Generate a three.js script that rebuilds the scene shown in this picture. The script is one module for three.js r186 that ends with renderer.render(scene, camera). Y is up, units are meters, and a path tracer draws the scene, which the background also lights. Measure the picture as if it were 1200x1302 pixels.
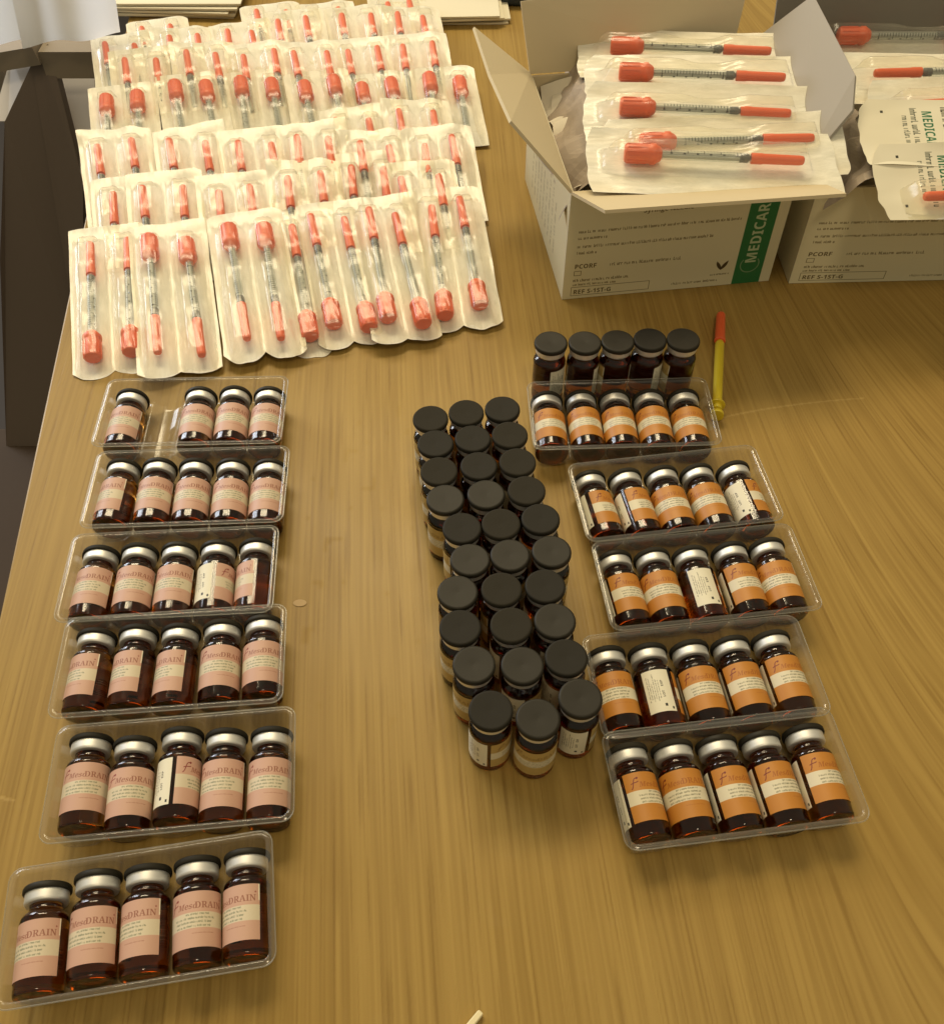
import * as THREE from 'three';
import { mergeGeometries } from 'three/addons/utils/BufferGeometryUtils.js';
import { RoundedBoxGeometry } from 'three/addons/geometries/RoundedBoxGeometry.js';
import { RectAreaLightUniformsLib } from 'three/addons/lights/RectAreaLightUniformsLib.js';

// ------------------------------------------------------------------ camera, light, exposure
const T = 0.74;                                     // height of the table top above the floor
const R = (d) => d * Math.PI / 180;
const scene = new THREE.Scene();
const camera = new THREE.PerspectiveCamera(55.02, 943 / 1024, 0.02, 30);
camera.position.set(0, T + 0.4756, 0);
camera.rotation.set(R(-51.43), 0, 0);
scene.add(camera);

const renderer = new THREE.WebGLRenderer({ antialias: true });
renderer.setSize(943, 1024);
renderer.toneMapping = THREE.LinearToneMapping;
renderer.toneMappingExposure = 1.45;
renderer.shadowMap.enabled = true;
document.body.appendChild(renderer.domElement);
RectAreaLightUniformsLib.init();

scene.background = new THREE.Color(0.225, 0.2, 0.138);      // the dim room around the table
function areaLight(name, color, strength, w, h, from, to) {
  const l = new THREE.RectAreaLight(color, strength, w, h);
  l.name = name; l.position.set(...from); l.lookAt(...to); scene.add(l); return l;
}
areaLight('ceiling_light', new THREE.Color(1.0, 0.83, 0.53), 12.0, 1.6, 0.6, [-0.42, T + 2.2, -1.95], [0.0, T, -0.4]);
areaLight('window_light', new THREE.Color(0.88, 0.93, 1.0), 7.2, 0.9, 1.2, [-1.9, T + 0.75, -1.95], [-0.2, T, -0.75]);
areaLight('small_ceiling_light', new THREE.Color(1.0, 0.8, 0.5), 14, 0.32, 0.32, [0.3, T + 1.9, 0.35], [0.0, T, -0.35]);

// ------------------------------------------------------------------ helpers
let seed = 7;
const rnd = () => { seed = (seed * 1664525 + 1013904223) >>> 0; return seed / 4294967296; };
const jit = (a) => (rnd() * 2 - 1) * a;
const clamp = (v, a = 0, b = 1) => Math.min(b, Math.max(a, v));
const smooth = (a, b, v) => { const t = clamp((v - a) / (b - a)); return t * t * (3 - 2 * t); };
function hash(x, y) { let h = Math.imul(x, 374761393) + Math.imul(y, 668265263) | 0; h = Math.imul(h ^ (h >>> 13), 1274126177); return ((h ^ (h >>> 16)) >>> 0) / 4294967296; }
function noise(x, y) {
  const xi = Math.floor(x), yi = Math.floor(y), fx = x - xi, fy = y - yi, u = fx * fx * (3 - 2 * fx), v = fy * fy * (3 - 2 * fy);
  const a = hash(xi, yi), b = hash(xi + 1, yi), c = hash(xi, yi + 1), d = hash(xi + 1, yi + 1);
  return a + (b - a) * u + (c - a) * v + (a - b - c + d) * u * v;
}
const fbm = (x, y, n = 4) => { let s = 0, a = 0.5; for (let i = 0; i < n; i++) { s += a * noise(x, y); x = x * 2.03 + 11.3; y = y * 2.03 + 5.7; a *= 0.5; } return s; };
const used = {};
function numbered(n) { const k = used[n] = (used[n] ?? -1) + 1; return k ? `${n}_${String(k).padStart(3, '0')}` : n; }
function tag(o, label, category, group, kind) {
  o.userData = {}; if (label) o.userData.label = label; if (category) o.userData.category = category;
  if (group) o.userData.group = group; if (kind) o.userData.kind = kind; return o;
}
const shade = (o) => { o.traverse((m) => { if (m.isMesh) { m.castShadow = true; m.receiveShadow = true; } }); return o; };
function part(name, geo, mat, parent) { const m = new THREE.Mesh(geo, mat); m.name = name; m.castShadow = m.receiveShadow = true; parent.add(m); return m; }
function thing(name, label, category, group) { const o = new THREE.Group(); o.name = numbered(name); scene.add(o); return tag(o, label, category, group); }
function solo(name, geo, mat, label, category, group) { const m = part(name, geo, mat, scene); m.name = numbered(name); return tag(m, label, category, group); }
function struct(name, geo, mat) { const m = part(name, geo, mat, scene); m.name = numbered(name); return tag(m, null, null, null, 'structure'); }
const box = (w, h, d, x = 0, y = 0, z = 0) => new THREE.BoxGeometry(w, h, d).translate(x, y, z);
const cyl = (r0, r1, h, n = 24) => new THREE.CylinderGeometry(r0, r1, h, n);
const lathe = (pts, n = 36) => new THREE.LatheGeometry(pts.map(([r, y]) => new THREE.Vector2(r, y)), n);
function canvasTex(w, h, draw) {
  const c = document.createElement('canvas'); c.width = w; c.height = h; const x = c.getContext('2d'); draw(x, w, h);
  const t = new THREE.CanvasTexture(c); t.colorSpace = THREE.SRGBColorSpace; t.anisotropy = 8; return t;
}
// lines of print too small to read in the photograph: rows of tiny strokes broken into words
function smallPrint(x, x0, y, w, size, ink) {
  x.fillStyle = ink; let p = x0;
  while (p < x0 + w) {
    const word = 2 + Math.floor(rnd() * 7);
    for (let i = 0; i < word && p < x0 + w; i++) {
      const g = size * (0.42 + rnd() * 0.18), tall = rnd() < 0.3;
      x.fillRect(p, y - size * (tall ? 0.95 : 0.68), g * 0.28, size * (tall ? 0.95 : 0.68));
      if (rnd() < 0.7) x.fillRect(p, y - size * (rnd() < 0.5 ? 0.68 : 0.14), g * 0.75, size * 0.16);
      if (rnd() < 0.5) x.fillRect(p + g * 0.55, y - size * 0.66, g * 0.24, size * 0.66);
      p += g;
    }
    p += size * 0.4;
  }
}
const std = (o) => new THREE.MeshStandardMaterial(o), phy = (o) => new THREE.MeshPhysicalMaterial(o);
const lin = (r, g, b) => new THREE.Color().setRGB(r, g, b);

// ------------------------------------------------------------------ table
const TX0 = -0.45, TX1 = 0.65, TZ0 = -1.3, TZ1 = 0.06, TW = 2048, TH = 1536;
const woodData = new Uint8Array(TW * TH * 4), woodBump = new Uint8Array(TW * TH * 4);
for (let j = 0; j < TH; j++) for (let i = 0; i < TW; i++) {
  const x = TX0 + (TX1 - TX0) * (i + 0.5) / TW, z = TZ0 + (TZ1 - TZ0) * (j + 0.5) / TH;
  const tilt = smooth(0.15, 0.3, x);
  let g = x - 0.063 * (z + 0.3) - tilt * 0.24 * (z + 0.35) - 0.006 * Math.sin((z + 0.1) * 4 + x * 3);
  g += (fbm(x * 5, z * 1.2, 2) - 0.45) * 0.014;
  const broad = fbm(g * 34, z * 0.7 + 3, 3), mid = fbm(g * 210, z * 2.2, 2), fine = noise(g * 520, z * 9), hair = noise(g * 1150 + 9, z * 16), pore = noise(g * 900 + 50, z * 20);
  const cloud = fbm(x * 4 + 9, z * 3, 3);
  const cath = tilt * (0.5 + 0.5 * Math.sin(g * 300 + fbm(x * 9, z * 3, 2) * 2.4));
  let v = 0.55 + (broad - 0.45) * 0.18 + (mid - 0.45) * 0.18 + (fine - 0.5) * 0.22 + (hair - 0.5) * 0.30 + (cloud - 0.45) * 0.2 - cath * 0.08;
  const dark = pore > 0.72 ? (pore - 0.72) * 1.3 : 0;
  v = clamp(v - dark);
  const k = (j * TW + i) * 4, a = [131, 103, 51], b = [178, 149, 84];
  for (let c = 0; c < 3; c++) woodData[k + c] = a[c] + (b[c] - a[c]) * v;
  woodData[k + 3] = 255;
  const sc = Math.abs(noise(x * 3 + 31, z * 3) - 0.5) < 0.0016 && noise(x * 9, z * 9 + 7) > 0.62 ? 0.35 : 0; if (sc) for (let c = 0; c < 3; c++) woodData[k + c] = Math.min(255, woodData[k + c] + 16);
  const h = clamp(0.7 - sc - dark * 1.6 + (fine - 0.5) * 0.3) * 255; woodBump[k] = woodBump[k + 1] = woodBump[k + 2] = h; woodBump[k + 3] = 255;
}
const dt = (d, srgb) => { const t = new THREE.DataTexture(d, TW, TH); t.magFilter = THREE.LinearFilter; t.minFilter = THREE.LinearFilter; if (srgb) t.colorSpace = THREE.SRGBColorSpace; t.needsUpdate = true; return t; };
const smudge = new Uint8Array(512 * 512 * 4);
for (let j = 0; j < 512; j++) for (let i = 0; i < 512; i++) { const v = 120 + 120 * (fbm(i / 38, j / 46, 4) - 0.2) + (noise(i / 3, j / 3) > 0.93 ? 30 : 0), k = (j * 512 + i) * 4; smudge[k] = smudge[k + 1] = smudge[k + 2] = clamp(v, 0, 255); smudge[k + 3] = 255; }
const smudgeTex = new THREE.DataTexture(smudge, 512, 512); smudgeTex.magFilter = smudgeTex.minFilter = THREE.LinearFilter; smudgeTex.needsUpdate = true;
const woodMat = phy({ roughnessMap: smudgeTex, map: dt(woodData, true), bumpMap: dt(woodBump), bumpScale: 0.00012, roughness: 0.66, specularIntensity: 0.4 });
const woodEdge = std({ color: lin(0.3, 0.19, 0.08), roughness: 0.5 });
{
  const edgeX = (z) => -0.267 + (z + 0.2966) * 0.117;        // the left edge, slightly askew to the camera
  const table = thing('wooden_table', 'light brown wood grained table top carrying the vials, trays and syringe packets', 'table');
  const s = new THREE.Shape();
  s.moveTo(edgeX(TZ0), -TZ0); s.lineTo(TX1 - 0.02, -TZ0); s.lineTo(TX1 - 0.02, -TZ1); s.lineTo(edgeX(TZ1), -TZ1); s.closePath();
  const top = new THREE.ExtrudeGeometry(s, { depth: 0.022, bevelEnabled: true, bevelSize: 0.0015, bevelThickness: 0.0015, bevelSegments: 2 });
  top.rotateX(-Math.PI / 2);
  const p = top.attributes.position, uv = top.attributes.uv;
  for (let i = 0; i < p.count; i++) uv.setXY(i, (p.getX(i) - TX0) / (TX1 - TX0), (p.getZ(i) - TZ0) / (TZ1 - TZ0));
  top.translate(0, T - 0.0235, 0);
  part('table_top', top, woodMat, table);
  for (const [x, z] of [[-0.3, -1.2], [-0.17, 0.0], [0.57, -1.2], [0.57, 0.0]]) part('leg', box(0.05, T - 0.0265, 0.05, x, (T - 0.0265) / 2, z), woodEdge, table);
  // a pale scuff on the veneer
  const sp = new THREE.CircleGeometry(0.003, 14).rotateX(-Math.PI / 2).scale(1.3, 1, 0.8).translate(-0.099, T + 0.0004, -0.312);
  part('scuff_mark', sp, std({ color: lin(0.5, 0.36, 0.2), roughness: 0.9 }), table);
}
struct('floor', new THREE.PlaneGeometry(6, 6).rotateX(-Math.PI / 2).translate(0, 0, -1), std({ color: lin(0.02, 0.013, 0.008), roughness: 0.8 }));

// ------------------------------------------------------------------ vials
const amber = phy({ color: 0xffffff, transmission: 1, thickness: 0.02, roughness: 0.1, ior: 1.5, attenuationColor: lin(0.58, 0.34, 0.11), attenuationDistance: 0.0125 });
const alu = std({ color: lin(0.76, 0.75, 0.72), metalness: 0.75, roughness: 0.5 });
const capMat = phy({ color: lin(0.021, 0.018, 0.012), roughness: 0.66, specularIntensity: 0.4 });
const capMats = [0.5, 0.66, 0.8].map((r, i) => { const m = capMat.clone(); m.roughness = r; m.color.multiplyScalar([1, 0.85, 1.25][i]); return m; });
const VR = 0.0106;
const vialGeo = lathe([[0, 0.0008], [0.0085, 0.0004], [0.0097, 0.0], [0.0103, 0.0005], [VR, 0.0016], [VR, 0.0318], [0.0103, 0.0332], [0.0094, 0.0345], [0.0082, 0.0354], [0.0074, 0.0362], [0.0072, 0.0372], [0.0072, 0.0400], [0, 0.0400]], 40);
const crimpGeo = lathe([[0.0072, 0.0391], [0.0088, 0.0391], [0.0093, 0.0394], [0.0096, 0.0399], [0.0097, 0.0406], [0.00965, 0.0420], [0.0097, 0.0441], [0.0095, 0.0446], [0.0, 0.0446]], 40);
const flipGeo = lathe([[0, 0.0447], [0.0103, 0.0443], [0.0107, 0.0446], [0.0108, 0.0453], [0.0107, 0.0466], [0.0103, 0.0472], [0.0096, 0.0474], [0.0093, 0.0473], [0.0035, 0.04725], [0.0031, 0.0471], [0, 0.0471]], 40);
const LSPAN = R(160), BSPAN = R(78);
const frontGeo = new THREE.CylinderGeometry(VR + 0.00022, VR + 0.00022, 0.0243, 36, 1, true, -LSPAN / 2, LSPAN).translate(0, 0.01845, 0);
const backGeo = new THREE.CylinderGeometry(VR + 0.00008, VR + 0.00008, 0.0240, 20, 1, true, -LSPAN / 2 - R(12) - BSPAN, BSPAN).translate(0, 0.01845, 0);
function drawFront(band, deep, ink, logo, white = '#d5ccb2') {
  return canvasTex(640, 512, (x, w, h) => {
    x.fillStyle = band; x.fillRect(0, 0, w, h);
    x.fillStyle = white; x.fillRect(0, h * 0.38, w, h * 0.28);
    x.fillStyle = '#e6dcc4'; x.fillRect(w - 30, 0, 30, h * 0.3); x.fillStyle = band; x.fillRect(w - 30, 0, 18, h * 0.3);
    // the swash emblem and the word on the coloured band
    x.strokeStyle = logo; x.lineWidth = 9; x.lineCap = 'round';
    x.beginPath(); x.moveTo(70, 172); x.bezierCurveTo(92, 160, 96, 110, 108, 82); x.bezierCurveTo(116, 60, 138, 58, 142, 72); x.stroke();
    x.beginPath(); x.moveTo(76, 118); x.bezierCurveTo(100, 104, 128, 112, 150, 100); x.stroke();
    x.fillStyle = logo; x.beginPath(); x.arc(146, 62, 11, 0, 7); x.fill();
    x.fillStyle = deep; x.font = 'italic bold 74px serif'; x.fillText('Meso', 150, 160);
    x.font = 'bold 82px serif'; x.fillText('DRAIN', 322, 160);
    x.fillStyle = logo; x.font = 'bold 40px sans-serif'; x.fillText('*', 586, 96);
    for (let i = 0; i < 4; i++) smallPrint(x, 120 + (i === 0 ? 120 : i * 6), h * 0.43 + i * 36, i === 0 ? 230 : 400 - i * 22, 21, ink);
    smallPrint(x, 300, h * 0.76, 200, 10, deep);
  });
}
const pinkTex = drawFront('#c29a86', '#8f5c48', '#55604a', '#7d2d2a', '#cdc0a6');
const orangeTex = drawFront('#b87a2c', '#9c5a1c', '#55523c', '#6d1f16');
const creamTex = drawFront('#b3985c', '#8a6f3c', '#5f5a40', '#6d4a20');
const lotTex = canvasTex(384, 512, (x, w, h) => {
  x.fillStyle = '#ded8c2'; x.fillRect(0, 0, w, h);
  x.save(); x.translate(0, h); x.rotate(-Math.PI / 2);
  x.fillStyle = '#2c2a22';
  for (let i = 0; i < 6; i++) smallPrint(x, 130 + (i % 2) * 30, 60 + i * 30, 300 - (i % 3) * 40, 19, '#4a473a');
  x.fillStyle = '#26241e'; x.font = 'bold 44px sans-serif'; x.fillText('LOT', 170, 268); x.fillText('EXP', 300, 268);
  x.fillRect(60, 236, 34, 34); x.fillRect(26, 330, 30, 26);
  x.restore();
});
const pinkMat = std({ map: pinkTex, roughness: 0.55 }), orangeMat = std({ map: orangeTex, roughness: 0.5 }), creamMat = std({ map: creamTex, roughness: 0.55, side: THREE.DoubleSide }), lotMat = std({ map: lotTex, roughness: 0.6 });
pinkMat.side = orangeMat.side = lotMat.side = THREE.DoubleSide;
function makeVial(kind) {
  const o = new THREE.Group();
  part('glass_body', vialGeo, amber, o); part('crimp_ring', crimpGeo, alu, o); part('flip_cap', flipGeo, capMat, o);
  part('front_label', frontGeo, { pink: pinkMat, orange: orangeMat, cream: creamMat }[kind], o); part('back_label', backGeo, lotMat, o);
  return o;
}
const proto = { pink: makeVial('pink'), orange: makeVial('orange'), cream: makeVial('cream') };
const Q = (ax, a) => new THREE.Quaternion().setFromAxisAngle(ax, a), AX = new THREE.Vector3(1, 0, 0), AY = new THREE.Vector3(0, 1, 0), AZ = new THREE.Vector3(0, 0, 1);
function addVial(kind, label, group) { const v = proto[kind].clone(), lab = v.children.find((c) => c.name === 'front_label'); lab.position.y = jit(0.0006); lab.rotation.y = jit(0.06); v.children.find((c) => c.name === 'flip_cap').material = capMats[Math.floor(rnd() * 3)]; v.name = numbered(`${kind}_label_vial`); scene.add(v); return tag(v, label, 'vial', group); }
function lyingVial(kind, xmm, zmm, yaw, roll, label, group, lift = 0) {
  const v = addVial(kind, label, group), y = R(yaw);
  v.position.set(xmm / 1000 + Math.sin(y) * 0.0235, T + 0.0122 + lift, zmm / 1000 + Math.cos(y) * 0.0235);
  v.quaternion.copy(Q(AY, y)).multiply(Q(AX, -Math.PI / 2)).multiply(Q(AY, R(roll)));
  return v;
}
function standingVial(kind, xmm, zmm, roll, label, group) {
  const v = addVial(kind, label, group); v.position.set(xmm / 1000, T + 0.0002, zmm / 1000); v.rotation.y = R(roll); return v;
}

// ------------------------------------------------------------------ blister trays
const clear = phy({ color: lin(0.88, 0.88, 0.86), transmission: 0.95, thickness: 0, roughness: 0.13, ior: 1.5 });
const rimMat = phy({ color: lin(0.85, 0.84, 0.78), transmission: 0.93, thickness: 0, roughness: 0.3, ior: 1.5 });
const HW = 0.0590, HD = 0.0300, TRH = 0.0235, PITCH = 0.0225;
function rr(x, z, hw, hd, r) { const qx = Math.abs(x) - hw + r, qz = Math.abs(z) - hd + r; return Math.hypot(Math.max(qx, 0), Math.max(qz, 0)) + Math.min(Math.max(qx, qz), 0) - r; }
const trayGeo = (() => {
  const xs = [], zs = [], add = (a, h, n) => { for (const d of [0, 0.0006, 0.0014, 0.0026, 0.0032, 0.0037, 0.0043, 0.0052, 0.006]) a.push(-h + d); for (let i = 1; i < n; i++) a.push(-h + 0.006 + (2 * h - 0.012) * i / n); for (const d of [0.006, 0.0052, 0.0043, 0.0037, 0.0032, 0.0026, 0.0014, 0.0006, 0]) a.push(h - d); };
  add(xs, HW, 70); add(zs, HD, 26);
  const pos = [], uv = [], idx = [], rad = 0.006;
  for (const z0 of zs) for (const x0 of xs) {
    let x = x0, z = z0; const cx = Math.sign(x) * (HW - rad), cz = Math.sign(z) * (HD - rad);
    if (Math.abs(x) > HW - rad && Math.abs(z) > HD - rad) { const m = Math.max(Math.abs(x - cx), Math.abs(z - cz)), l = Math.hypot(x - cx, z - cz) || 1; x = cx + (x - cx) / l * m; z = cz + (z - cz) / l * m; }
    const d = -rr(x, z, HW, HD, rad);
    const k = clamp(Math.round(x / PITCH), -2, 2), dx = x - k * PITCH, r = 0.0118;
    let floor = Math.abs(dx) < r ? 0.0128 - Math.sqrt(r * r - dx * dx) : 0.0128;
    floor = Math.min(floor, 0.0065);
    const end = smooth(0.0235, 0.0245, Math.abs(z)); floor = floor * (1 - end) + Math.max(floor, 0.0015) * end;
    let y = d < 0.0028 ? TRH - (d < 0.0008 ? 0.0006 : 0) : TRH + (floor - TRH) * smooth(0.0028, 0.0056, d);
    pos.push(x, y, z); uv.push(x * 10, z * 10);
  }
  const n = xs.length;
  for (let j = 0; j < zs.length - 1; j++) for (let i = 0; i < n - 1; i++) { const a = j * n + i; idx.push(a, a + n, a + 1, a + 1, a + n, a + n + 1); }
  const g = new THREE.BufferGeometry(); g.setAttribute('position', new THREE.Float32BufferAttribute(pos, 3)); g.setAttribute('uv', new THREE.Float32BufferAttribute(uv, 2)); g.setIndex(idx); g.computeVertexNormals(); return g;
})();
class RimCurve extends THREE.Curve {
  getPoint(t, out = new THREE.Vector3()) {
    const r = 0.006, w = HW - r, d = HD - r, arc = Math.PI / 2 * r, total = 4 * (w + d) + 4 * arc; let s = (t % 1) * total;
    const seg = [[2 * w, -w, -d - r, 1, 0], [arc, w, -d, 0], [2 * d, w + r, -d, 0, 1], [arc, w, d, 1], [2 * w, w, d + r, -1, 0], [arc, -w, d, 2], [2 * d, -w - r, d, 0, -1], [arc, -w, -d, 3]];
    for (const g of seg) { if (s <= g[0]) { if (g.length === 5) return out.set(g[1] + g[3] * s, 0, g[2] + g[4] * s); const a = -Math.PI / 2 + g[3] * Math.PI / 2 + s / r; return out.set(g[1] + Math.cos(a) * r, 0, g[2] + Math.sin(a) * r); } s -= g[0]; }
    return out.set(-w, 0, -d - r);
  }
}
const rimGeo = new THREE.TubeGeometry(new RimCurve(), 160, 0.00034, 6, true).translate(0, TRH - 0.0004, 0);
const trayProto = (() => { const o = new THREE.Group(); part('tray_shell', trayGeo, clear, o); part('rim', rimGeo, rimMat, o); return o; })();
function addTray(xmm, zmm, yaw, lift, label, group) {
  const t = trayProto.clone(); t.name = numbered('clear_plastic_tray'); scene.add(t); t.position.set(xmm / 1000, T + 0.0003 + lift, zmm / 1000); t.rotation.y = R(yaw); return tag(t, label, 'tray', group);
}
const ORD = ['leftmost', 'second from left', 'middle', 'fourth from left', 'rightmost'];
// [tray x, z, yaw, name of the row, vials [x, z, yaw, roll of the label]]
const leftTrays = [
  [-179, -444, 1.6, 'backmost', [[-223.6, -441.5, 2, -12], [-178, -443.5, 3.6, 6], [-155.4, -444.3, 3.2, 2], [-132.9, -443.6, 2.4, 12]]],
  [-170.5, -380.5, 2.4, 'second from the back', [[-215.6, -380, 1.6, -44], [-192.6, -380.6, 4, -6], [-169.8, -380.4, 4.4, 4], [-146.9, -380.4, 4.4, 10], [-124.2, -379.8, 3.4, -4]]],
  [-169.2, -317.5, 3.4, 'third from the back', [[-213.8, -313.8, 3.2, -8], [-191.3, -315.6, 4.6, 2], [-168.5, -316.3, 4.2, -6], [-145.9, -317.6, 4.6, 94], [-123.6, -319, 4.2, -74]]],
  [-157.6, -261.6, 4.6, 'third from the front', [[-202.8, -258, 3.8, -46], [-180.3, -260.4, 4.4, -44], [-157.5, -261, 4.2, -44], [-134.4, -263.6, 5.6, 10], [-112, -266.4, 6.6, 4]]],
  [-145.4, -199, 5.6, 'second from the front', [[-190, -197, 6.8, 12], [-167.6, -195.4, 7, 14], [-145, -200.3, 5.6, 86], [-122.6, -199.5, 5.4, -10], [-99.8, -200.4, 5, -3]]],
  [-147, -131.6, 9.2, 'frontmost', [[-191.4, -123.8, 9.8, -24], [-169.4, -129.2, 9.5, -4], [-147, -131.6, 9.2, -34], [-124.5, -135.4, 9.8, 8], [-102.4, -138.8, 8.2, -43]]],
];
const rightTrays = [
  [96, -442, 2.2, 'backmost', [[49.8, -439.2, 1.4, 18], [72.8, -440.4, 3, -6], [94.8, -441, 2.2, 3], [117.4, -441.1, 2.6, -8], [140.2, -441.4, 2, -14]]],
  [120.5, -376, 8.2, 'second from the back', [[75.6, -370.6, 10, 50], [98, -372.4, 10.2, 46], [120, -374.6, 8.2, -20], [142.4, -376.2, 9, -14], [165.6, -378.4, 10, 76]]],
  [130, -315.5, 7, 'middle', [[85.2, -310.4, 8.6, 34], [107, -312.2, 7.6, -8], [129, -313.8, 6.8, 129], [152.6, -316.6, 7.6, 24], [174.2, -319.4, 6.4, -28]]],
  [120.2, -252.5, 6.8, 'second from the front', [[74.9, -247, 7.6, -12], [97, -248.8, 6.4, 122], [120, -250.8, 7.2, 8], [142.6, -253.4, 7.6, 14], [165, -256.8, 7.4, 22]]],
  [126.2, -197.2, 7.2, 'frontmost', [[81.2, -191.8, 9, 40], [103.8, -193.6, 7.8, -16], [126.4, -196, 7.8, 26], [148.8, -198.2, 8, 24], [171.2, -202, 6.4, 28]]],
];
leftTrays.forEach(([x, z, yaw, row, vs], i) => {
  addTray(x, z, yaw, i % 2 ? 0.0004 : 0, i === 0 ? 'clear plastic tray with one empty slot, backmost tray of the left column' : `clear plastic tray of pink-label vials, ${row} in the left column`, 'clear plastic trays');
  vs.forEach(([vx, vz, vy, roll], k) => lyingVial('pink', vx, vz, vy, roll, `pink-label amber vial, ${i === 0 ? ['left of the empty slot', 'first right of the empty slot', 'second right of the empty slot', 'rightmost'][k] : ORD[k]} in the ${row} left tray`, 'pink-label vials lying in trays', i % 2 ? 0.0004 : 0));
});
rightTrays.forEach(([x, z, yaw, row, vs], i) => {
  addTray(x, z, yaw, i % 2 ? 0.0004 : 0, `clear plastic tray of orange-label vials, ${row} in the right column`, 'clear plastic trays');
  vs.forEach(([vx, vz, vy, roll], k) => lyingVial('orange', vx, vz, vy, roll, `orange-label amber vial, ${ORD[k]} in the ${row} right tray`, 'orange-label vials lying in trays', i % 2 ? 0.0004 : 0));
});
const columns = [
  ['left', [[-25, -414], [-21.5, -393.5], [-19, -372], [-15, -351], [-5.5, -330.5], [-1, -309], [-7.5, -288], [-6, -266.5], [1, -245], [9, -220]]],
  ['middle', [[-3.5, -419], [0.5, -397.5], [4, -376], [8, -354.5], [16, -333.5], [20.5, -312], [15.5, -290], [20, -268], [25, -244.5], [31.5, -215.5]]],
  ['right', [[18.5, -422], [22.5, -400.5], [26.5, -379], [31, -357.5], [38, -337], [43, -314.5], [38.5, -292], [42.5, -270.5], [47, -249], [52.5, -226.5]]],
];
const ROWN = ['backmost row', 'second row from the back', 'third row from the back', 'fourth row from the back', 'fifth row from the back', 'fifth row from the front', 'fourth row from the front', 'third row from the front', 'second row from the front', 'front row'];
const rolls = { left: [-60, -70, -95, -50, -120, -60, 140, -40, -70, 84], middle: [0, 30, 190, 70, 120, 10, 240, 60, 100, 2], right: [60, 20, 100, 200, 70, 90, 40, 130, 80, 118] };
for (const [col, list] of columns) list.forEach(([x, z], k) => standingVial('cream', x, z, rolls[col][k], `upright black-capped amber vial, ${col} column, ${ROWN[k]} of the long block`, 'upright vials in the long central block'));
[[51, -482, 172], [73, -482, -150], [94.3, -483.2, -128], [115.4, -485, -168], [137, -485, -120]].forEach(([x, z, roll], k) => standingVial('cream', x, z, roll, `upright black-capped amber vial, ${ORD[k]} of the row behind the backmost right tray`, 'upright vials behind the right trays'));

// ------------------------------------------------------------------ syringes and their packets
const orangeCap = phy({ color: lin(0.88, 0.145, 0.042), roughness: 0.42, transmission: 0.15, thickness: 0 });
const barrelMat = phy({ color: lin(0.9, 0.92, 0.9), transmission: 0.88, thickness: 0, roughness: 0.25, ior: 1.35 });
const rodMat = std({ color: lin(0.5, 0.51, 0.48), roughness: 0.5 }), blackMat = std({ color: lin(0.02, 0.02, 0.022), roughness: 0.5 });
const inkMat = std({ color: lin(0.03, 0.03, 0.035), roughness: 0.7 });
// along -z: 0 = free end of the plunger cap, 0.131 = tip of the needle cap
const along = (g) => g.rotateX(-Math.PI / 2);
const thickCapGeo = along(lathe([[0, 0], [0.0056, 0], [0.0068, 0.0012], [0.0071, 0.016], [0.0068, 0.0185], [0.0076, 0.019], [0.0076, 0.0225], [0.0066, 0.0236], [0.0050, 0.0265], [0.0036, 0.0275], [0, 0.0275]], 20));
const ribs = mergeGeometries([...Array(12)].map((_, i) => box(0.0009, 0.0005, 0.014, 0, 0.0071, -0.009).rotateZ(i / 12 * Math.PI * 2)));
const barrelGeo = along(lathe([[0.0034, 0.0265], [0.0035, 0.028], [0.0035, 0.0905], [0.0026, 0.0925], [0.0022, 0.094]], 20));
const rodGeo = mergeGeometries([box(0.0046, 0.0007, 0.058, 0, 0, -0.0565), box(0.0007, 0.0046, 0.058, 0, 0, -0.0565)]);
const stopperGeo = along(lathe([[0, 0.0845], [0.0033, 0.0845], [0.0033, 0.0862], [0.0029, 0.0868], [0.0033, 0.0874], [0.0033, 0.0900], [0.0012, 0.0925], [0, 0.0925]], 18));
const thinCapGeo = along(lathe([[0.0034, 0.0925], [0.0040, 0.0928], [0.0040, 0.1005], [0.0037, 0.1012], [0.0035, 0.1275], [0.0031, 0.1302], [0.0022, 0.131], [0, 0.131]], 18));
const tickSet = (i0, i1) => along(mergeGeometries([...Array(i1 - i0)].map((_, k) => k + i0).flatMap((i) => [new THREE.CylinderGeometry(0.00358, 0.00358, 0.0006, 8, 1, true, -0.55, i % 5 ? 0.75 : 1.35).translate(0, 0.034 + i * 0.0024, 0), ...(i % 4 === 0 ? [new THREE.CylinderGeometry(0.00358, 0.00358, 0.0017, 5, 1, true, 0.75, 0.3).translate(0, 0.034 + i * 0.0024, 0)] : [])])));
const ticks = tickSet(0, 21), farTicks = tickSet(12, 21), nearTicks = tickSet(0, 17); inkMat.side = THREE.DoubleSide;
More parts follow.
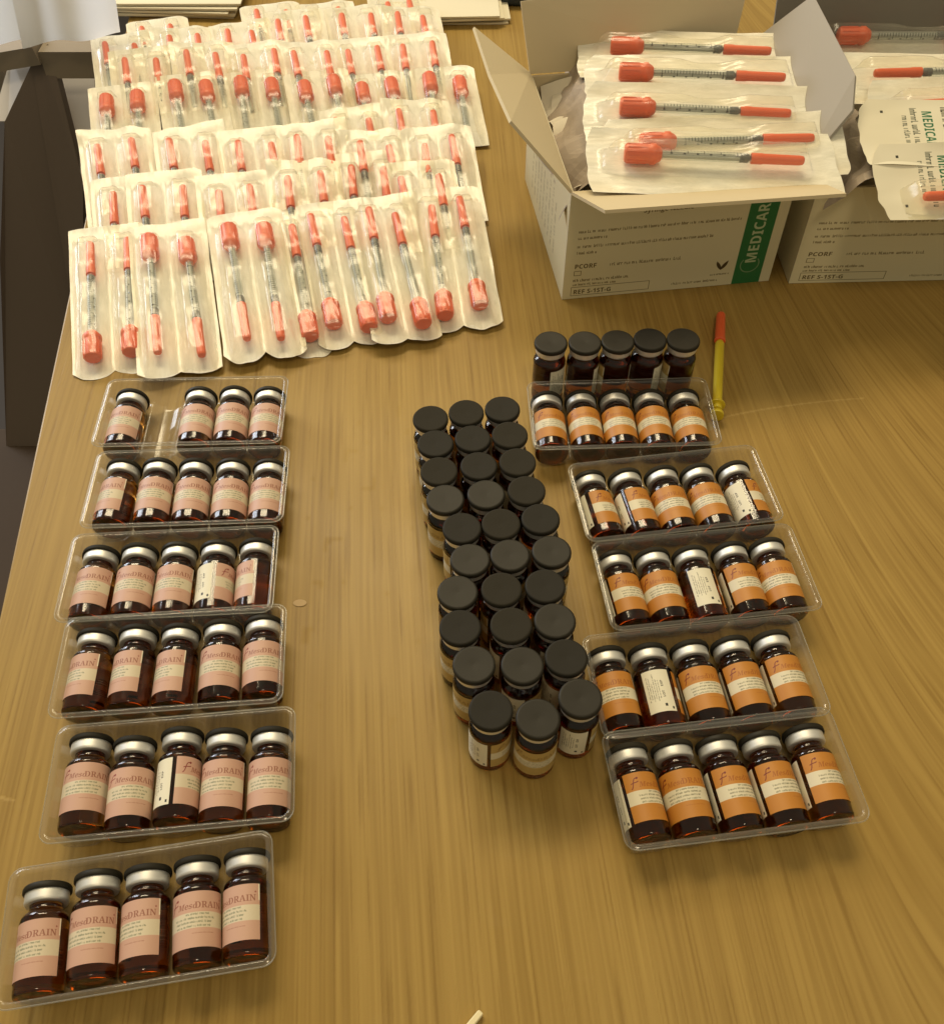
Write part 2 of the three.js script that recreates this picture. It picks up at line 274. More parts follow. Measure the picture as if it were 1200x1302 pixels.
// CylinderGeometry's theta 0 faces +z, which along() turns to +y: the scale faces up
function shortened(s0, end) {                         // barrel and plunger from s0 to end only
  const b = along(lathe(end > 0.09 ? [[0.0035, s0], [0.0035, 0.0905], [0.0026, 0.0925], [0.0022, 0.094]] : [[0.0034, 0.0265], [0.0035, 0.028], [0.0035, end]], 20));
  const e = Math.min(end, 0.0855), l = e - Math.max(s0, 0.0275), c = -(e + Math.max(s0, 0.0275)) / 2;
  return [b, mergeGeometries([box(0.0046, 0.0007, l, 0, 0, c), box(0.0007, 0.0046, l, 0, 0, c)])];
}
const plungerCapGeo = mergeGeometries([thickCapGeo, ribs].map((g) => { const q = g.clone(); q.deleteAttribute('uv'); return q.index ? q.toNonIndexed() : q; }));
function makeSyringe(which) {                           // whole, or only the end that shows from under the next row
  const s = new THREE.Group(); s.name = 'syringe';
  const [b, r] = which === 'whole' ? [barrelGeo, rodGeo] : which === 'needle' ? shortened(0.044, 0.094) : shortened(0.0265, 0.086);
  part('barrel', b, barrelMat, s); part('plunger', r, rodMat, s);
  part('graduation_marks', which === 'whole' ? ticks : which === 'needle' ? farTicks : nearTicks, inkMat, s);
  if (which !== 'plunger') { part('stopper', stopperGeo, blackMat, s); part('needle_cap', thinCapGeo, orangeCap, s); }
  if (which !== 'needle') part('plunger_cap', plungerCapGeo, orangeCap, s);
  return s;
}
const syringes = { whole: makeSyringe('whole'), needle: makeSyringe('needle'), plunger: makeSyringe('plunger') };
const paperGrain = (() => {
  const n = 256, d = new Uint8Array(n * n * 4);
  for (let j = 0; j < n; j++) for (let i = 0; i < n; i++) { const k = (j * n + i) * 4, f = fbm(i / 9, j / 14, 3) - 0.45, q = noise(i / 2.2, j / 2.2) - 0.5, w = noise(i / 40, j / 60) - 0.5; d[k] = clamp(238 + f * 30 + q * 9 + w * 6, 0, 255); d[k + 1] = clamp(234 + f * 30 + q * 9, 0, 255); d[k + 2] = clamp(224 + f * 34 + q * 9 - w * 10, 0, 255); d[k + 3] = 255; }
  const t = new THREE.DataTexture(d, n, n); t.magFilter = THREE.LinearFilter; t.colorSpace = THREE.SRGBColorSpace; t.needsUpdate = true; return t;
})();
const paperMat = std({ map: paperGrain, color: lin(1, 1, 1), roughness: 0.85, side: THREE.DoubleSide });
const paperTex = canvasTex(256, 512, (x, w, h) => {
  x.fillStyle = '#e6dfc8'; x.fillRect(0, 0, w, h);
  x.fillStyle = '#2f6a48'; x.font = 'bold 31px sans-serif'; x.fillText('MEDICARE', 40, 396);
  smallPrint(x, 30, 422, 180, 16, '#55594b'); smallPrint(x, 60, 442, 120, 14, '#55594b'); smallPrint(x, 26, 352, 200, 24, '#4a463a');
  x.fillStyle = '#3a382e'; x.fillRect(40, 482, 9, 6); x.fillRect(206, 478, 9, 6);
});
const printedPaper = std({ map: paperTex, roughness: 0.8, side: THREE.DoubleSide });
const filmMat = phy({ color: lin(0.97, 0.96, 0.91), transmission: 0.965, thickness: 0, roughness: 0.2, ior: 1.36 });
// sheets over a packet's outline; near edge at z = +0.010 (or -from), far edge at z = -0.164
function packetSheets(width, centres, variant, from = -0.010) {
  const nx = width > 0.048 ? 64 : 36, nz = from < 0 ? 48 : 30, z0 = from < 0 ? (width === 0.0641 ? 0.020 : 0.007) : -from, z1 = -0.164, P = [], F = [], U = [], idx = [], whole = from < 0;
  const len = z0 - z1, half = width / 2;
  const lobe = (x) => { const c = centres.length > 1 ? half / 2 : 0, w = centres.length > 1 ? half / 2 : half, q = Math.abs(Math.abs(x) - c) / w; return -0.0062 * Math.pow(q, 2.6) * [1, 0.6, 1.35, 0.85, 1.2][variant]; };
  const nearEdge = (x) => whole ? lobe(x) + 0.003 * (noise(x * 130 + variant * 17, 3.3) - 0.5) + (variant === 2 ? 0.004 * smooth(0.0, half, x) : 0) : 0;
  const farEdge = (x) => 0.0035 * (noise(x * 70 + variant * 5, 9) - 0.5) + 0.004 * Math.pow(Math.abs(x) / half, 6) * [1, 0.3, 1.6, 0.7, 1.2][variant] + x * [0.05, -0.06, 0.02, 0.08, -0.02][variant];
  const s0z = (z) => smooth(-0.003, 0.004, -z) * (1 - smooth(0.146, 0.15, -z));
  for (let j = 0; j <= nz; j++) for (let i = 0; i <= nx; i++) {
    const u = i / nx, v = j / nz, x = (u - 0.5) * width + 0.0012 * (noise(v * 7 + variant * 9, i < nx / 2 ? 1.5 : 8.5) - 0.5) * (Math.abs(u - 0.5) > 0.45 ? 1 : 0);
    const z = z0 - v * len + (v < 0.12 ? nearEdge(x) * (1 - v / 0.12) : 0) + (v > 0.85 ? farEdge(x) * ((v - 0.85) / 0.15) : 0);
    const curl = Math.pow(Math.abs(x) / half, 4) * 0.0034 * (noise(z * 28 + variant * 3, x > 0 ? 4 : 12) - 0.1);
    const wave = curl + 0.0018 * (fbm(x * 45 + variant * 4, z * 26, 2) - 0.4) + 0.0040 * smooth(-0.140, -0.164, z) * (noise(x * 60 + variant * 7, 2) - 0.15);
    P.push(x, wave, z); U.push(u, clamp((0.010 - z) / 0.174));
    let b = 0;
    for (const c of centres) {
      const d = Math.abs(x - c), s = -z, end = smooth(-0.009, 0.002, s) * (1 - smooth(0.137, 0.146, s));
      const w = 0.0132, hgt = 0.0162 - 0.0038 * smooth(0.05, 0.07, s) * (1 - smooth(0.085, 0.105, s));
      b = Math.max(b, end * hgt * (1 - smooth(w * 0.42, w, d)));
    }
    b += (0.0013 * (fbm(x * 210 + variant * 3, z * 48, 2) - 0.3) + 0.0008 * (noise(x * 500, z * 130 + variant) - 0.5)) * (b > 0.001 ? 1 : 0.3);
    for (const c of centres) b += 0.0009 * Math.exp(-Math.pow((Math.abs(x - c) - 0.0134) / 0.0008, 2)) * (s0z(z));
    F.push(x * 0.997, wave + 0.0005 + Math.max(b, 0), z);
  }
  for (let j = 0; j < nz; j++) for (let i = 0; i < nx; i++) { const a = j * (nx + 1) + i; idx.push(a, a + 1, a + nx + 1, a + 1, a + nx + 2, a + nx + 1); }
  return [P, F].map((p) => { const g = new THREE.BufferGeometry(); g.setAttribute('position', new THREE.Float32BufferAttribute(p, 3)); g.setAttribute('uv', new THREE.Float32BufferAttribute(U, 2)); g.setIndex(idx); g.computeVertexNormals(); return g; });
}
const OFFS = { pair: 0.0148, narrowpair: 0.0136, shortpair: 0.0152, tinypair: 0.0152 }, V3 = [0, 1, 2, 3, 4];
const sheets = {}, addSheets = (k, w, from) => { sheets[k] = V3.map((v) => packetSheets(w, OFFS[k] ? [-OFFS[k], OFFS[k]] : [0], v, from)); };
addSheets('pair', 0.0650); addSheets('narrowpair', 0.0575); addSheets('single', 0.034); addSheets('wide', 0.0641); addSheets('shortpair', 0.0685, 0.040); addSheets('shortsingle', 0.036, 0.040); addSheets('tinypair', 0.0685, 0.070);
function makePacket(kind, variant, orient, shifts, paper = paperMat) {
  const o = new THREE.Group(), [pg, fg] = sheets[kind][variant], part_ = kind.includes('short') || kind.includes('tiny');
  part('paper_backing', pg, paper, o); part('clear_film', fg, filmMat, o);
  const cs = OFFS[kind] ? [-OFFS[kind], OFFS[kind]] : [0];
  cs.forEach((c, i) => {
    const s = syringes[part_ ? (orient === 't' ? 'needle' : 'plunger') : 'whole'].clone(), sh = clamp((shifts?.[i] ?? 0) / 1000, -0.0045, 0.0045);
    s.quaternion.copy(Q(AY, (orient === 't' ? 0 : Math.PI) + jit(0.03))); s.quaternion.multiply(Q(AZ, jit(0.8)));
    s.position.set(c, 0.0077, (orient === 't' ? -0.007 : -0.138) - sh); o.add(s);
  });
  return o;
}
const rowSpec = {
  A: { tilt: 7, from: 0, name: 'front row', list: [["t", -249, -506, 13, 0, 0, 0], ["k", -201, -501, 13, -3.8, 5.5, 1], ["t", -113, -525, 13, 0, 0, 2, "single"], ["k", -144, -516, 13, -2.5, 6, 2], ["t", -84, -533, 12, -4.4, 3, 0, "narrowpair"], ["t", -46, -534, 11, -8.5, 6.5, 1, "narrowpair"], ["t", -6, -550, 7, 5.0, 3, 0]] },
  B: { tilt: 11, from: 35.2, name: 'second row from the front', list: [["t", -260, -568, 12.9, 0, 0, 0, "shortsingle"], ["t", -221, -574, 11.7, -2.4], ["t", -166, -574, 11.5, 1.3], ["t", -115, -590, 9.7, 1.2], ["t", -70, -603, 8.4, -2.5], ["t", -24, -587, 8.5, -0.4]] },
  C: { tilt: 12, from: 35.2, name: 'third row from the front', list: [["t", -268, -641, 15.2, 0.9], ["t", -208, -640, 13.6, -7.6], ["t", -157, -639, 12.5, -3.8], ["t", -114, -644, 9.8, -2.7], ["t", -61, -636, 9.7, -7.4], ["t", -12, -638, 7.9, 4.5]] },
  H: { tilt: 9, from: 35.2, name: 'short row just behind the third', list: [["t", -83, -681, 9.0, -2.3], ["t", -32, -691, 7.8, -2.8]] },
  D: { tilt: 8.5, from: 35.2, name: 'row with thick orange caps farthest', list: [["k", -285, -723, 13.4, 0.2], ["k", -225, -741, 14.4, -3.1], ["k", -170, -749, 12.9, -6.1], ["k", -115, -744, 11.7, 2.3], ["k", -65, -743, 10.6, 1.7], ["k", -10, -749, 7.6, -4.5]] },
  E: { tilt: 11, from: 35.2, name: 'third row from the back', list: [["t", -279, -783, 13.6, -3.2], ["t", -224, -792, 13.4, -4.6], ["t", -175, -794, 12.7, 1.9], ["t", -126, -792, 12.1, -3.0], ["t", -82, -801, 11.2, 1.0], ["t", -36, -806, 7.8, 0.9]] },
  F: { tilt: 8, from: 35.2, name: 'second row from the back', list: [["t", -303, -821, 15.0, -7.4], ["t", -250, -832, 14.1, -1.4], ["t", -199, -845, 12.5, -3.1], ["t", -153, -866, 10.5, 0.7], ["t", -96, -878, 10.3, -1.9], ["t", -44, -873, 8.0, -4.6]] },
  G: { tilt: 6, from: 61.6, name: 'backmost row', list: [["t", -279, -867, 15.5, -0.8], ["t", -175, -895, 13.2, -3.6], ["t", -125, -901, 11.1, 0.2], ["t", -57, -913, 8.9, 1.3]] },
};
const NTH = ['leftmost', 'second from left', 'third from left', 'fourth from left', 'fifth from left', 'sixth from left', 'rightmost'];
const frontLabels = ['paper syringe packet at the left end of the front row, thick cap nearest', 'paper packet of two syringes, thick caps farthest, second from left in the front row', 'syringe packet half hidden under the third front packet, one thick cap showing', 'paper packet of two syringes, thick caps farthest, third from left in the front row', 'paper packet of two syringes, thick caps nearest, middle right of the front row', 'paper packet of two syringes with thick caps close together, second from right in front row', 'paper packet of two syringes at the right end of the front row'];
for (const [key, spec] of Object.entries(rowSpec)) spec.list.forEach(([k, x, z, yaw, d, dy, variant, kind], i) => {
  const o = makePacket(kind ?? (key === 'A' ? 'pair' : key === 'G' ? 'tinypair' : 'shortpair'), variant ?? Math.floor(rnd() * 5), k, [-d, d]); scene.add(o); o.name = numbered('syringe_packet');
  const n = spec.list.length, nth = i === n - 1 ? 'rightmost' : NTH[i];
  o.scale.setScalar(0.88);
  tag(o, key === 'A' ? frontLabels[i] : `packet of orange-capped syringes, ${nth} in the ${spec.name}`, 'syringe packet', 'syringe packets fanned out in rows');
  o.position.set(x / 1000, T + 0.0012 - spec.from / 1000 * Math.sin(R(spec.tilt)) + (dy ?? (i % 2) * 1.8) / 1000, z / 1000);
  o.rotation.set(R(spec.tilt), R(yaw), key === 'A' && (i === 1 || i === 5) ? R(-4) : R(jit(1.0)), 'YXZ');
});

// ------------------------------------------------------------------ cartons
const cardOut = '#dcd4b2';
const greyIn = std({ color: lin(0.60, 0.51, 0.34), roughness: 0.85 }), cardMat = std({ color: lin(0.66, 0.61, 0.45), roughness: 0.7 });
function frontPrint(x, w, h) {
  x.fillStyle = cardOut; x.fillRect(0, 0, w, h); const ink = '#5a4a26';
  x.fillStyle = ink; x.font = 'bold 40px sans-serif'; x.textAlign = 'left'; x.fillText('Syringe Needle', w * 0.33, h * 0.22);
  smallPrint(x, w * 0.05, h * 0.36, w * 0.74, 20, ink); smallPrint(x, w * 0.05, h * 0.42, w * 0.13, 20, ink);
  smallPrint(x, w * 0.05, h * 0.50, w * 0.62, 21, ink); smallPrint(x, w * 0.05, h * 0.56, w * 0.09, 20, ink);
  x.fillStyle = ink; x.font = 'bold 42px sans-serif'; x.fillText('PCORF', w * 0.045, h * 0.70); smallPrint(x, w * 0.21, h * 0.695, w * 0.33, 23, ink);
  x.strokeStyle = ink; x.lineWidth = 3; x.strokeRect(w * 0.047, h * 0.725, 40, 30);
  smallPrint(x, w * 0.045, h * 0.83, w * 0.26, 21, ink); smallPrint(x, w * 0.045, h * 0.87, w * 0.2, 17, ink);
  x.strokeRect(w * 0.04, h * 0.885, w * 0.37, h * 0.085); x.fillStyle = ink; x.font = 'bold 42px sans-serif'; x.fillText('REF S-1ST-G', w * 0.05, h * 0.955);
  smallPrint(x, w * 0.52, h * 0.95, w * 0.22, 18, ink);
  // small sprout emblem with a line of print under it
  x.fillStyle = '#4b3d20'; x.beginPath(); x.moveTo(w * 0.745, h * 0.84); x.quadraticCurveTo(w * 0.715, h * 0.80, w * 0.72, h * 0.75); x.quadraticCurveTo(w * 0.74, h * 0.78, w * 0.745, h * 0.81); x.quadraticCurveTo(w * 0.755, h * 0.77, w * 0.775, h * 0.75); x.quadraticCurveTo(w * 0.775, h * 0.81, w * 0.745, h * 0.84); x.fill();
  smallPrint(x, w * 0.70, h * 0.89, w * 0.09, 15, ink);
  x.fillStyle = '#28703a'; x.fillRect(w * 0.815, 0, w * 0.135, h);
  x.save(); x.translate(w * 0.907, h * 0.80); x.rotate(-Math.PI / 2); x.fillStyle = '#b9c7a0'; x.font = 'bold 92px sans-serif'; x.fillText('MEDICARE', 0, 0);
  x.lineWidth = 7; x.strokeStyle = '#7d9a70'; x.beginPath(); x.arc(-6, -32, 56, 0.9, 5.4); x.stroke(); x.restore();
}
const frontTex = canvasTex(1280, 720, frontPrint);
const sideTex = canvasTex(512, 256, (x, w, h) => { x.fillStyle = cardOut; x.fillRect(0, 0, w, h); x.save(); x.translate(w * 0.2, h * 0.9); x.rotate(-Math.PI / 2); for (let i = 0; i < 9; i++) smallPrint(x, 10, i * 36, 180 - (i % 3) * 30, 15, '#a79c7c'); x.restore(); });
const frontMat = std({ map: frontTex, roughness: 0.6 }), sideMat = std({ map: sideTex, roughness: 0.65 });
function flap(hinge, outer, mat, out) {                 // a board from a hinge line to an outer polyline, with thickness
  const pts = [...hinge, ...outer].map((p) => new THREE.Vector3(...p));
  const n = new THREE.Vector3().crossVectors(pts[1].clone().sub(pts[0]), pts[pts.length - 1].clone().sub(pts[0])).normalize().multiplyScalar(0.0011);
  const pos = [], idx = [], m = pts.length;
  for (const s of [-1, 1]) for (const p of pts) pos.push(p.x + n.x * s, p.y + n.y * s, p.z + n.z * s);
  for (let i = 1; i < m - 1; i++) { idx.push(0, i, i + 1); idx.push(m, m + i + 1, m + i); }
  for (let i = 0; i < m; i++) { const j = (i + 1) % m; idx.push(i, m + j, j, i, m + i, m + j); }
  let g = new THREE.BufferGeometry(); g.setAttribute('position', new THREE.Float32BufferAttribute(pos, 3)); g.setIndex(idx); g = g.toNonIndexed(); g.computeVertexNormals(); return g;
}
function carton(label, W, D, H, x, z, yaw) {
  const o = thing('cardboard_carton', label, 'carton', 'open cartons of syringe packets'), t = 0.002;
  part('front_wall', box(W, H, t, W / 2, H / 2, -t / 2), [cardMat, cardMat, cardMat, cardMat, frontMat, greyIn], o);
  part('back_wall', box(W, H, t, W / 2, H / 2, -D + t / 2), greyIn, o);
  part('left_wall', box(t, H, D - 2 * t, t / 2, H / 2, -D / 2), [greyIn, sideMat, cardMat, cardMat, cardMat, cardMat], o);
  part('right_wall', box(t, H, D - 2 * t, W - t / 2, H / 2, -D / 2), [cardMat, greyIn, cardMat, cardMat, cardMat, cardMat], o);
  part('bottom', box(W - 2 * t, t, D - 2 * t, W / 2, t / 2, -D / 2), greyIn, o);
  o.position.set(x / 1000, T + 0.0003, z / 1000); o.rotation.y = R(yaw); return o;
}
{
  const W = 0.160, D = 0.160, H = 0.090, o = carton('white printed carton with green strip and open flaps, left of the two cartons', W, D, H, 67, -582, 8);
  const inv = new THREE.Matrix4().compose(o.position, new THREE.Quaternion().setFromEuler(o.rotation), new THREE.Vector3(1, 1, 1)).invert();
  const L = (x, y, z) => new THREE.Vector3(x / 1000, T + y / 1000, z / 1000).applyMatrix4(inv).toArray();
  const h = H + 0.0012;
  part('left_flap', flap([[0, h, -D], [0, h, 0]], [L(25, 131, -602), L(12, 128, -668), L(1, 131, -732)], greyIn), greyIn, o);
  part('back_flap', flap([[W, h, -D], [0, h, -D]], [L(36, 141, -752), L(212, 150, -786)], greyIn), greyIn, o);
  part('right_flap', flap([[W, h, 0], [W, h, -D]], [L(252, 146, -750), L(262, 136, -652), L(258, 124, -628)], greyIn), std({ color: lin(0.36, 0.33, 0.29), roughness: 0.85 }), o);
  part('front_flap', flap([[0, h, 0.001], [W, h, 0.001]], [L(238, 112, -548), L(83, 112, -530)], cardMat), std({ color: lin(0.6, 0.5, 0.32), roughness: 0.8 }), o);
}
{
  const W = 0.175, D = 0.160, H = 0.082, o = carton('white printed carton cut by the right edge of the photo', W, D, H, 240, -601, 2);
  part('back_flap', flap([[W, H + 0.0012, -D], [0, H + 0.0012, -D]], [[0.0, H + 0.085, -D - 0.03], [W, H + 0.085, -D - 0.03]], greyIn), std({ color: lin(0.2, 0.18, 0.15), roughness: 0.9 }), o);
}
function boxPacket(label, kind, orient, x, y, z, yaw, roll, tilt, variant, paper, s = 0.90) {
  const o = makePacket(kind, variant, orient, [0, 0], paper); scene.add(o); o.name = numbered('boxed_syringe_packet'); tag(o, label, 'syringe packet', 'syringe packets in the cartons');
  const q = Q(AY, R(yaw)).multiply(Q(AZ, R(roll))).multiply(Q(AX, R(tilt)));
  o.quaternion.copy(q); o.scale.setScalar(s);
  o.position.set(x / 1000, T + y / 1000, z / 1000).sub(new THREE.Vector3(0, 0, -0.0725 * s).applyQuaternion(q)); return o;
}
// centre of the syringe, heading, lean towards the camera
boxPacket('syringe packet at the back of the left carton stack, scale marks showing', 'wide', 't', 163, 111, -729, -98, -10, 2, 1);
boxPacket('second syringe packet from the back in the left carton stack', 'wide', 't', 165, 113, -688, -94, -8, 1, 0);
boxPacket('middle syringe packet in the left carton stack, shaded side facing the viewer', 'wide', 't', 162, 109, -648, -93, -16, 0, 2);
boxPacket('second syringe packet from the front in the left carton stack', 'wide', 't', 172, 106, -613, -88, -14, 1, 0);
boxPacket('frontmost syringe packet in the left carton stack, over the front flap', 'wide', 't', 160, 107, -592, -93, -12, 0, 1);
boxPacket('shaded syringe packet at the back of the right carton stack', 'wide', 't', 342, 104, -764, -92, -24, 0, 2);
boxPacket('syringe packet with thin orange cap at left, second from the back in the right carton', 'wide', 'k', 352, 108, -702, -90, -8, 0, 1);
boxPacket('syringe packet with thin red cap tilted, third from the back in the right carton', 'wide', 'k', 368, 106, -666, -86, -16, 0, 0);
const paperSide = (...a) => { const o = boxPacket(...a, printedPaper); o.children.filter((c) => c.name !== 'paper_backing').forEach((c) => { c.position.y -= 0.02; }); };
paperSide('paper side of a packet with green print in the right carton', 'wide', 'k', 348, 112, -620, -91, -16, 0, 2);
paperSide('lower paper side of a packet with grey print, near the front of the right carton', 'wide', 'k', 352, 100, -584, -88, -24, 0, 0);
boxPacket('frontmost syringe packet in the right carton with orange cap low down', 'single', 'k', 356, 93, -572, -88, -16, 0, 1);
// the bundle under the top packets: sheets with uneven ends
function bundle(label, x0, x1, z0, z1, yLow, yHigh, yaw) {
  const o = thing('packet_bundle', label, 'packet bundle', 'bundles of packets in the cartons'), n = 11;
  for (let i = 0; i < n; i++) {
    const w = (x1 - x0) / 1000, d = (z1 - z0) / 1000, nx = 12, nz = 20, pos = [], idx = [];
    for (let j = 0; j <= nz; j++) for (let k = 0; k <= nx; k++) {
      const u = k / nx, v = j / nz, droop = Math.pow(1 - u, 5) * 0.020 + Math.pow(u, 7) * 0.012;
      pos.push((u - 0.5) * w - Math.pow(1 - u, 3) * 0.014 * (noise(v * 8 + i * 3.1, i) - 0.2) + Math.pow(u, 3) * 0.014 * (noise(v * 7 + i * 5.3, i + 40) - 0.4), 0.004 * (noise(u * 5 + i, v * 7) - 0.5) - droop * (0.6 + 0.8 * noise(v * 9 + i * 2.7, 3)), (v - 0.5) * d + 0.006 * (noise(u * 6, i * 3 + (j ? 5 : 0)) - 0.5));
    }
    for (let j = 0; j < nz; j++) for (let k = 0; k < nx; k++) { const a = j * (nx + 1) + k; idx.push(a, a + nx + 1, a + 1, a + 1, a + nx + 1, a + nx + 2); }
    const g = new THREE.BufferGeometry(); g.setAttribute('position', new THREE.Float32BufferAttribute(pos, 3)); g.setIndex(idx); g.computeVertexNormals();
    g.translate(0, yLow / 1000 + (yHigh - yLow) / 1000 * i / (n - 1), 0);
    part('packet_sheet', g, bundleMat, o);
  }
  o.position.set((x0 + x1) / 2000, T, (z0 + z1) / 2000); o.rotation.y = R(yaw);
}
const bundleMat = std({ color: lin(0.70, 0.64, 0.52), roughness: 0.75, side: THREE.DoubleSide });
bundle('stacked packets under the top ones in the left carton', 70, 212, -748, -612, 55, 97, 7);
bundle('stacked packets under the top ones in the right carton', 266, 404, -748, -622, 50, 97, 2);
function crumple(label, x0, z0, z1, hTop, hLow, spread, mirror) {
  const nz = 34, nx = 9, pos = [], idx = [];
  for (let j = 0; j <= nz; j++) for (let i = 0; i <= nx; i++) {
    const v = j / nz, u = i / nx, z = z0 + (z1 - z0) * v;
    const fold = (noise(v * 9 + mirror, u * 1.6) - 0.5), fold2 = noise(v * 17 + 4 + mirror, u * 3) - 0.5;
    pos.push(x0 - 0.002 - spread * u * (0.75 + 0.6 * noise(v * 7 + mirror, 1)) + fold * 0.010 + 0.012 * v * 0 , hTop - (hTop - hLow) * Math.pow(u, 1.3) + fold2 * 0.008, z + fold * 0.006);
  }
  for (let j = 0; j < nz; j++) for (let i = 0; i < nx; i++) { const a = j * (nx + 1) + i; idx.push(a, a + nx + 1, a + 1, a + 1, a + nx + 1, a + nx + 2); }
  let g = new THREE.BufferGeometry(); g.setAttribute('position', new THREE.Float32BufferAttribute(pos, 3)); g.setIndex(idx); g = g.toNonIndexed(); g.computeVertexNormals();
  g.translate(0, T, 0);
  return solo('crumpled_wrapper', g, std({ color: lin(0.40, 0.33, 0.26), roughness: 0.7, side: THREE.DoubleSide }), label, 'wrapper', 'crumpled packet ends');
}
crumple('crumpled grey ends of packets along the left side of the left carton', 0.090, -0.752, -0.588, 0.101, 0.066, 0.028, 0);
crumple('crumpled grey ends of packets along the left side of the right carton', 0.276, -0.704, -0.590, 0.100, 0.074, 0.024, 40);

// ------------------------------------------------------------------ loose things on the table
{
  const o = thing('loose_syringe', 'loose yellow syringe with orange needle cap lying right of the upright vials', 'syringe');
  const y = phy({ color: lin(0.86, 0.70, 0.04), roughness: 0.3, transmission: 0.3, thickness: 0 });
  part('barrel', along(lathe([[0, 0.006], [0.0030, 0.006], [0.0032, 0.007], [0.0032, 0.072], [0.0022, 0.075], [0, 0.075]], 18)), y, o);
  part('flange', along(lathe([[0, 0.010], [0.0052, 0.010], [0.0054, 0.0108], [0.0052, 0.0116], [0, 0.0116]], 18)), y, o);
  part('plunger_end', along(lathe([[0, 0], [0.0045, 0], [0.0047, 0.001], [0.0045, 0.003], [0.002, 0.0036], [0.002, 0.007], [0, 0.007]], 18)), y, o);
  part('needle_cap', along(lathe([[0, 0.0745], [0.0036, 0.0745], [0.0040, 0.0755], [0.0036, 0.080], [0.0032, 0.1035], [0.0026, 0.105], [0, 0.105]], 18)), orangeCap, o);
  o.position.set(0.162, T + 0.0056, -0.456); o.rotation.y = R(-10.5);
}
solo('wooden_stick', (() => { const g = new RoundedBoxGeometry(0.006, 0.003, 0.09, 2, 0.0012); const p = g.attributes.position; for (let i = 0; i < p.count; i++) { const t = clamp((p.getZ(i) + 0.045) / 0.014); p.setX(i, p.getX(i) * (0.45 + 0.55 * t)); } g.computeVertexNormals(); return g.rotateY(R(-42)).translate(-0.026, T + 0.0018, -0.064); })(), std({ color: lin(0.78, 0.68, 0.42), roughness: 0.6 }), 'tip of a pale wooden stick at the bottom edge of the photo', 'stick');
// sheets of paper and a dark folder at the far end
function paperPile(label, x, z, w, d, yaw, n, tone) {
  const o = thing('paper_pile', label, 'papers', 'papers at the far end of the table');
  for (let i = 0; i < n; i++) part('sheet', box(w, 0.0018, d, jit(0.006), 0.0012 + i * 0.0030, jit(0.006)).rotateY(R(jit(3))), tone, o);
  o.position.set(x, T, z); o.rotation.y = R(yaw);
}
const paleMat = std({ color: lin(0.72, 0.66, 0.5), roughness: 0.8 });
paperPile('pile of pale papers behind the backmost syringe packets at left', -0.305, -1.09, 0.13, 0.12, -2, 5, paleMat);
paperPile('pile of pale papers at the far end beside the left carton', -0.03, -1.085, 0.12, 0.14, 4, 4, paleMat);
solo('dark_folder', new RoundedBoxGeometry(0.13, 0.02, 0.12, 2, 0.004).rotateY(R(-4)).translate(0.045, T + 0.0105, -1.115), std({ color: lin(0.02, 0.03, 0.035), roughness: 0.5 }), 'dark blue-green folder at the far end of the table', 'folder');

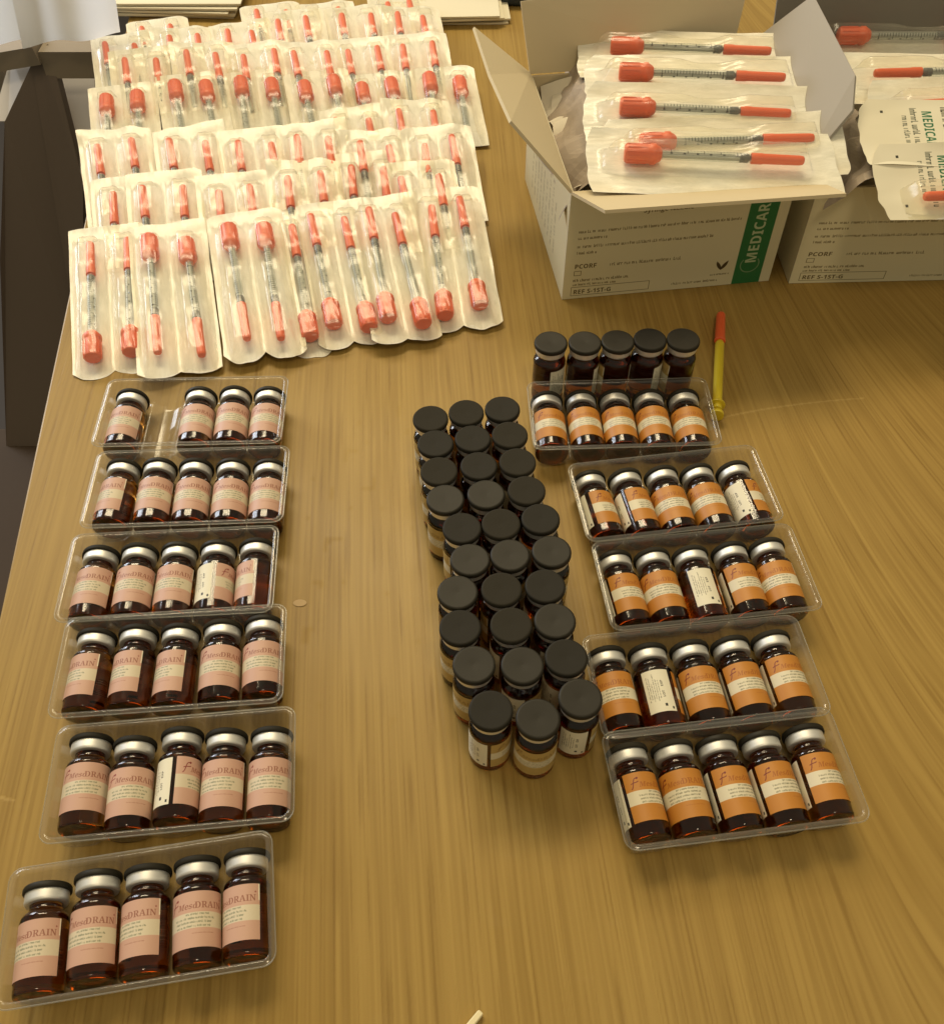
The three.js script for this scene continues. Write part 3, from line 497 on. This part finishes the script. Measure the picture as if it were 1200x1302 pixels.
// ------------------------------------------------------------------ left of the table
{
  const o = thing('side_stand', 'brown stand with pale panels left of the table under white cloth', 'stand');
  const brown = std({ color: lin(0.26, 0.21, 0.15), roughness: 0.7 }), pale = std({ color: lin(0.74, 0.70, 0.67), roughness: 0.9, side: THREE.DoubleSide });
  part('rail', box(0.062, 0.027, 0.03, 0.0, -0.0125, -0.015).translate(0.015, 0, 0), brown, o);
  part('rail', box(0.05, 0.018, 0.03, 0.0, 0, -0.015).rotateZ(0.16).translate(-0.042, -0.005, 0.004), brown, o);
  const P = ([x, y, z]) => [x / 1000 + 0.411, y / 1000, z / 1000 + 0.958], sheetOf = (q) => flap(q.slice(0, 2).map(P), q.slice(2).map(P));
  part('pale_panel', sheetOf([[-432, -39, -990], [-391, -39, -990], [-391, -131, -900], [-404, -112, -906]]), pale, o); part('pale_panel', sheetOf([[-470, -20, -990], [-444, -20, -985], [-455, -39, -960], [-474, -62, -940], [-490, -62, -940]]), pale, o);
  for (const x of [-0.08, 0.064]) part('leg', box(0.02, T - 0.03, 0.02, x, -(T - 0.03) / 2 - 0.03, -0.035), brown, o);
  o.position.set(-0.411, T, -0.958);
  const bp = [[-421, 2, -972], [-430, -4, -968], [-440, -14, -962], [-476, -60, -936], [-512, -188, -880], [-560, -400, -800], [-440, -400, -800], [-444, -306, -826], [-406, -112, -910], [-417, -24, -958]].map(([x, y, z]) => [x / 1000, y / 1000 + T, z / 1000]);
  const bag = new THREE.BufferGeometry(), bv = [], bi = [], bm = bp.length;
  for (const [dy, dz] of [[0, 0], [-0.006, -0.012]]) for (const p of bp) bv.push(p[0], p[1] + dy, p[2] + dz);
  for (let i = 0; i < 4; i++) { const a = i, b2 = i + 1, c = bm - 1 - i, d = bm - 2 - i; if (d > b2) bi.push(a, b2, d, a, d, c, bm + a, bm + d, bm + b2, bm + a, bm + c, bm + d); }
  for (let i = 0; i < bm; i++) { const j = (i + 1) % bm; bi.push(i, bm + i, bm + j, i, bm + j, j); }
  bag.setAttribute('position', new THREE.Float32BufferAttribute(bv, 3)); bag.setIndex(bi);
  const bg = bag.toNonIndexed(); bg.computeVertexNormals();
  solo('brown_bag', bg, std({ color: lin(0.13, 0.095, 0.07), roughness: 0.6, side: THREE.DoubleSide }), 'dark brown tapering bag leaning beside the left edge of the table', 'bag');
  // two folds of white cloth hanging over the stand
  const sheet = (x0, x1, zf, low, lowEnd) => {
    const n = 22, m = 16, pos = [], idx = [];
    for (let j = 0; j <= m; j++) for (let i = 0; i <= n; i++) {
      const u = i / n, v = j / m, x = x0 + (x1 - x0) * u, b = low + (lowEnd - low) * u;
      pos.push(x, b + (0.26 - b) * v, zf + 0.012 * Math.sin(u * 9 + x0 * 40) * (0.4 + v) - 0.10 * v + 0.02 * (u - 0.5) * Math.sign(x0 + 0.42));
    }
    for (let j = 0; j < m; j++) for (let i = 0; i < n; i++) { const a = j * (n + 1) + i; idx.push(a, a + 1, a + n + 1, a + 1, a + n + 2, a + n + 1); }
    const g = new THREE.BufferGeometry(); g.setAttribute('position', new THREE.Float32BufferAttribute(pos, 3)); g.setIndex(idx); g.computeVertexNormals(); return g.translate(0, T, 0);
  };
  const white = phy({ color: lin(0.93, 0.93, 0.93), roughness: 1, transmission: 0.65, thickness: 0, side: THREE.DoubleSide });
  const c = thing('white_cloth', 'white cloth hanging in two folds at the top left corner', 'cloth');
  part('fold', sheet(-0.56, -0.421, -0.93, 0.005, 0.022), white, c); part('fold', sheet(-0.424, -0.338, -0.936, 0.022, 0.024), white, c);
}
solo('brown_carton', new RoundedBoxGeometry(0.32, 0.34, 0.42, 2, 0.004).translate(-0.60, 0.17, -0.62), std({ color: lin(0.04, 0.022, 0.009), roughness: 0.85 }), 'dark brown cardboard carton on the floor left of the table', 'carton');

renderer.render(scene, camera);
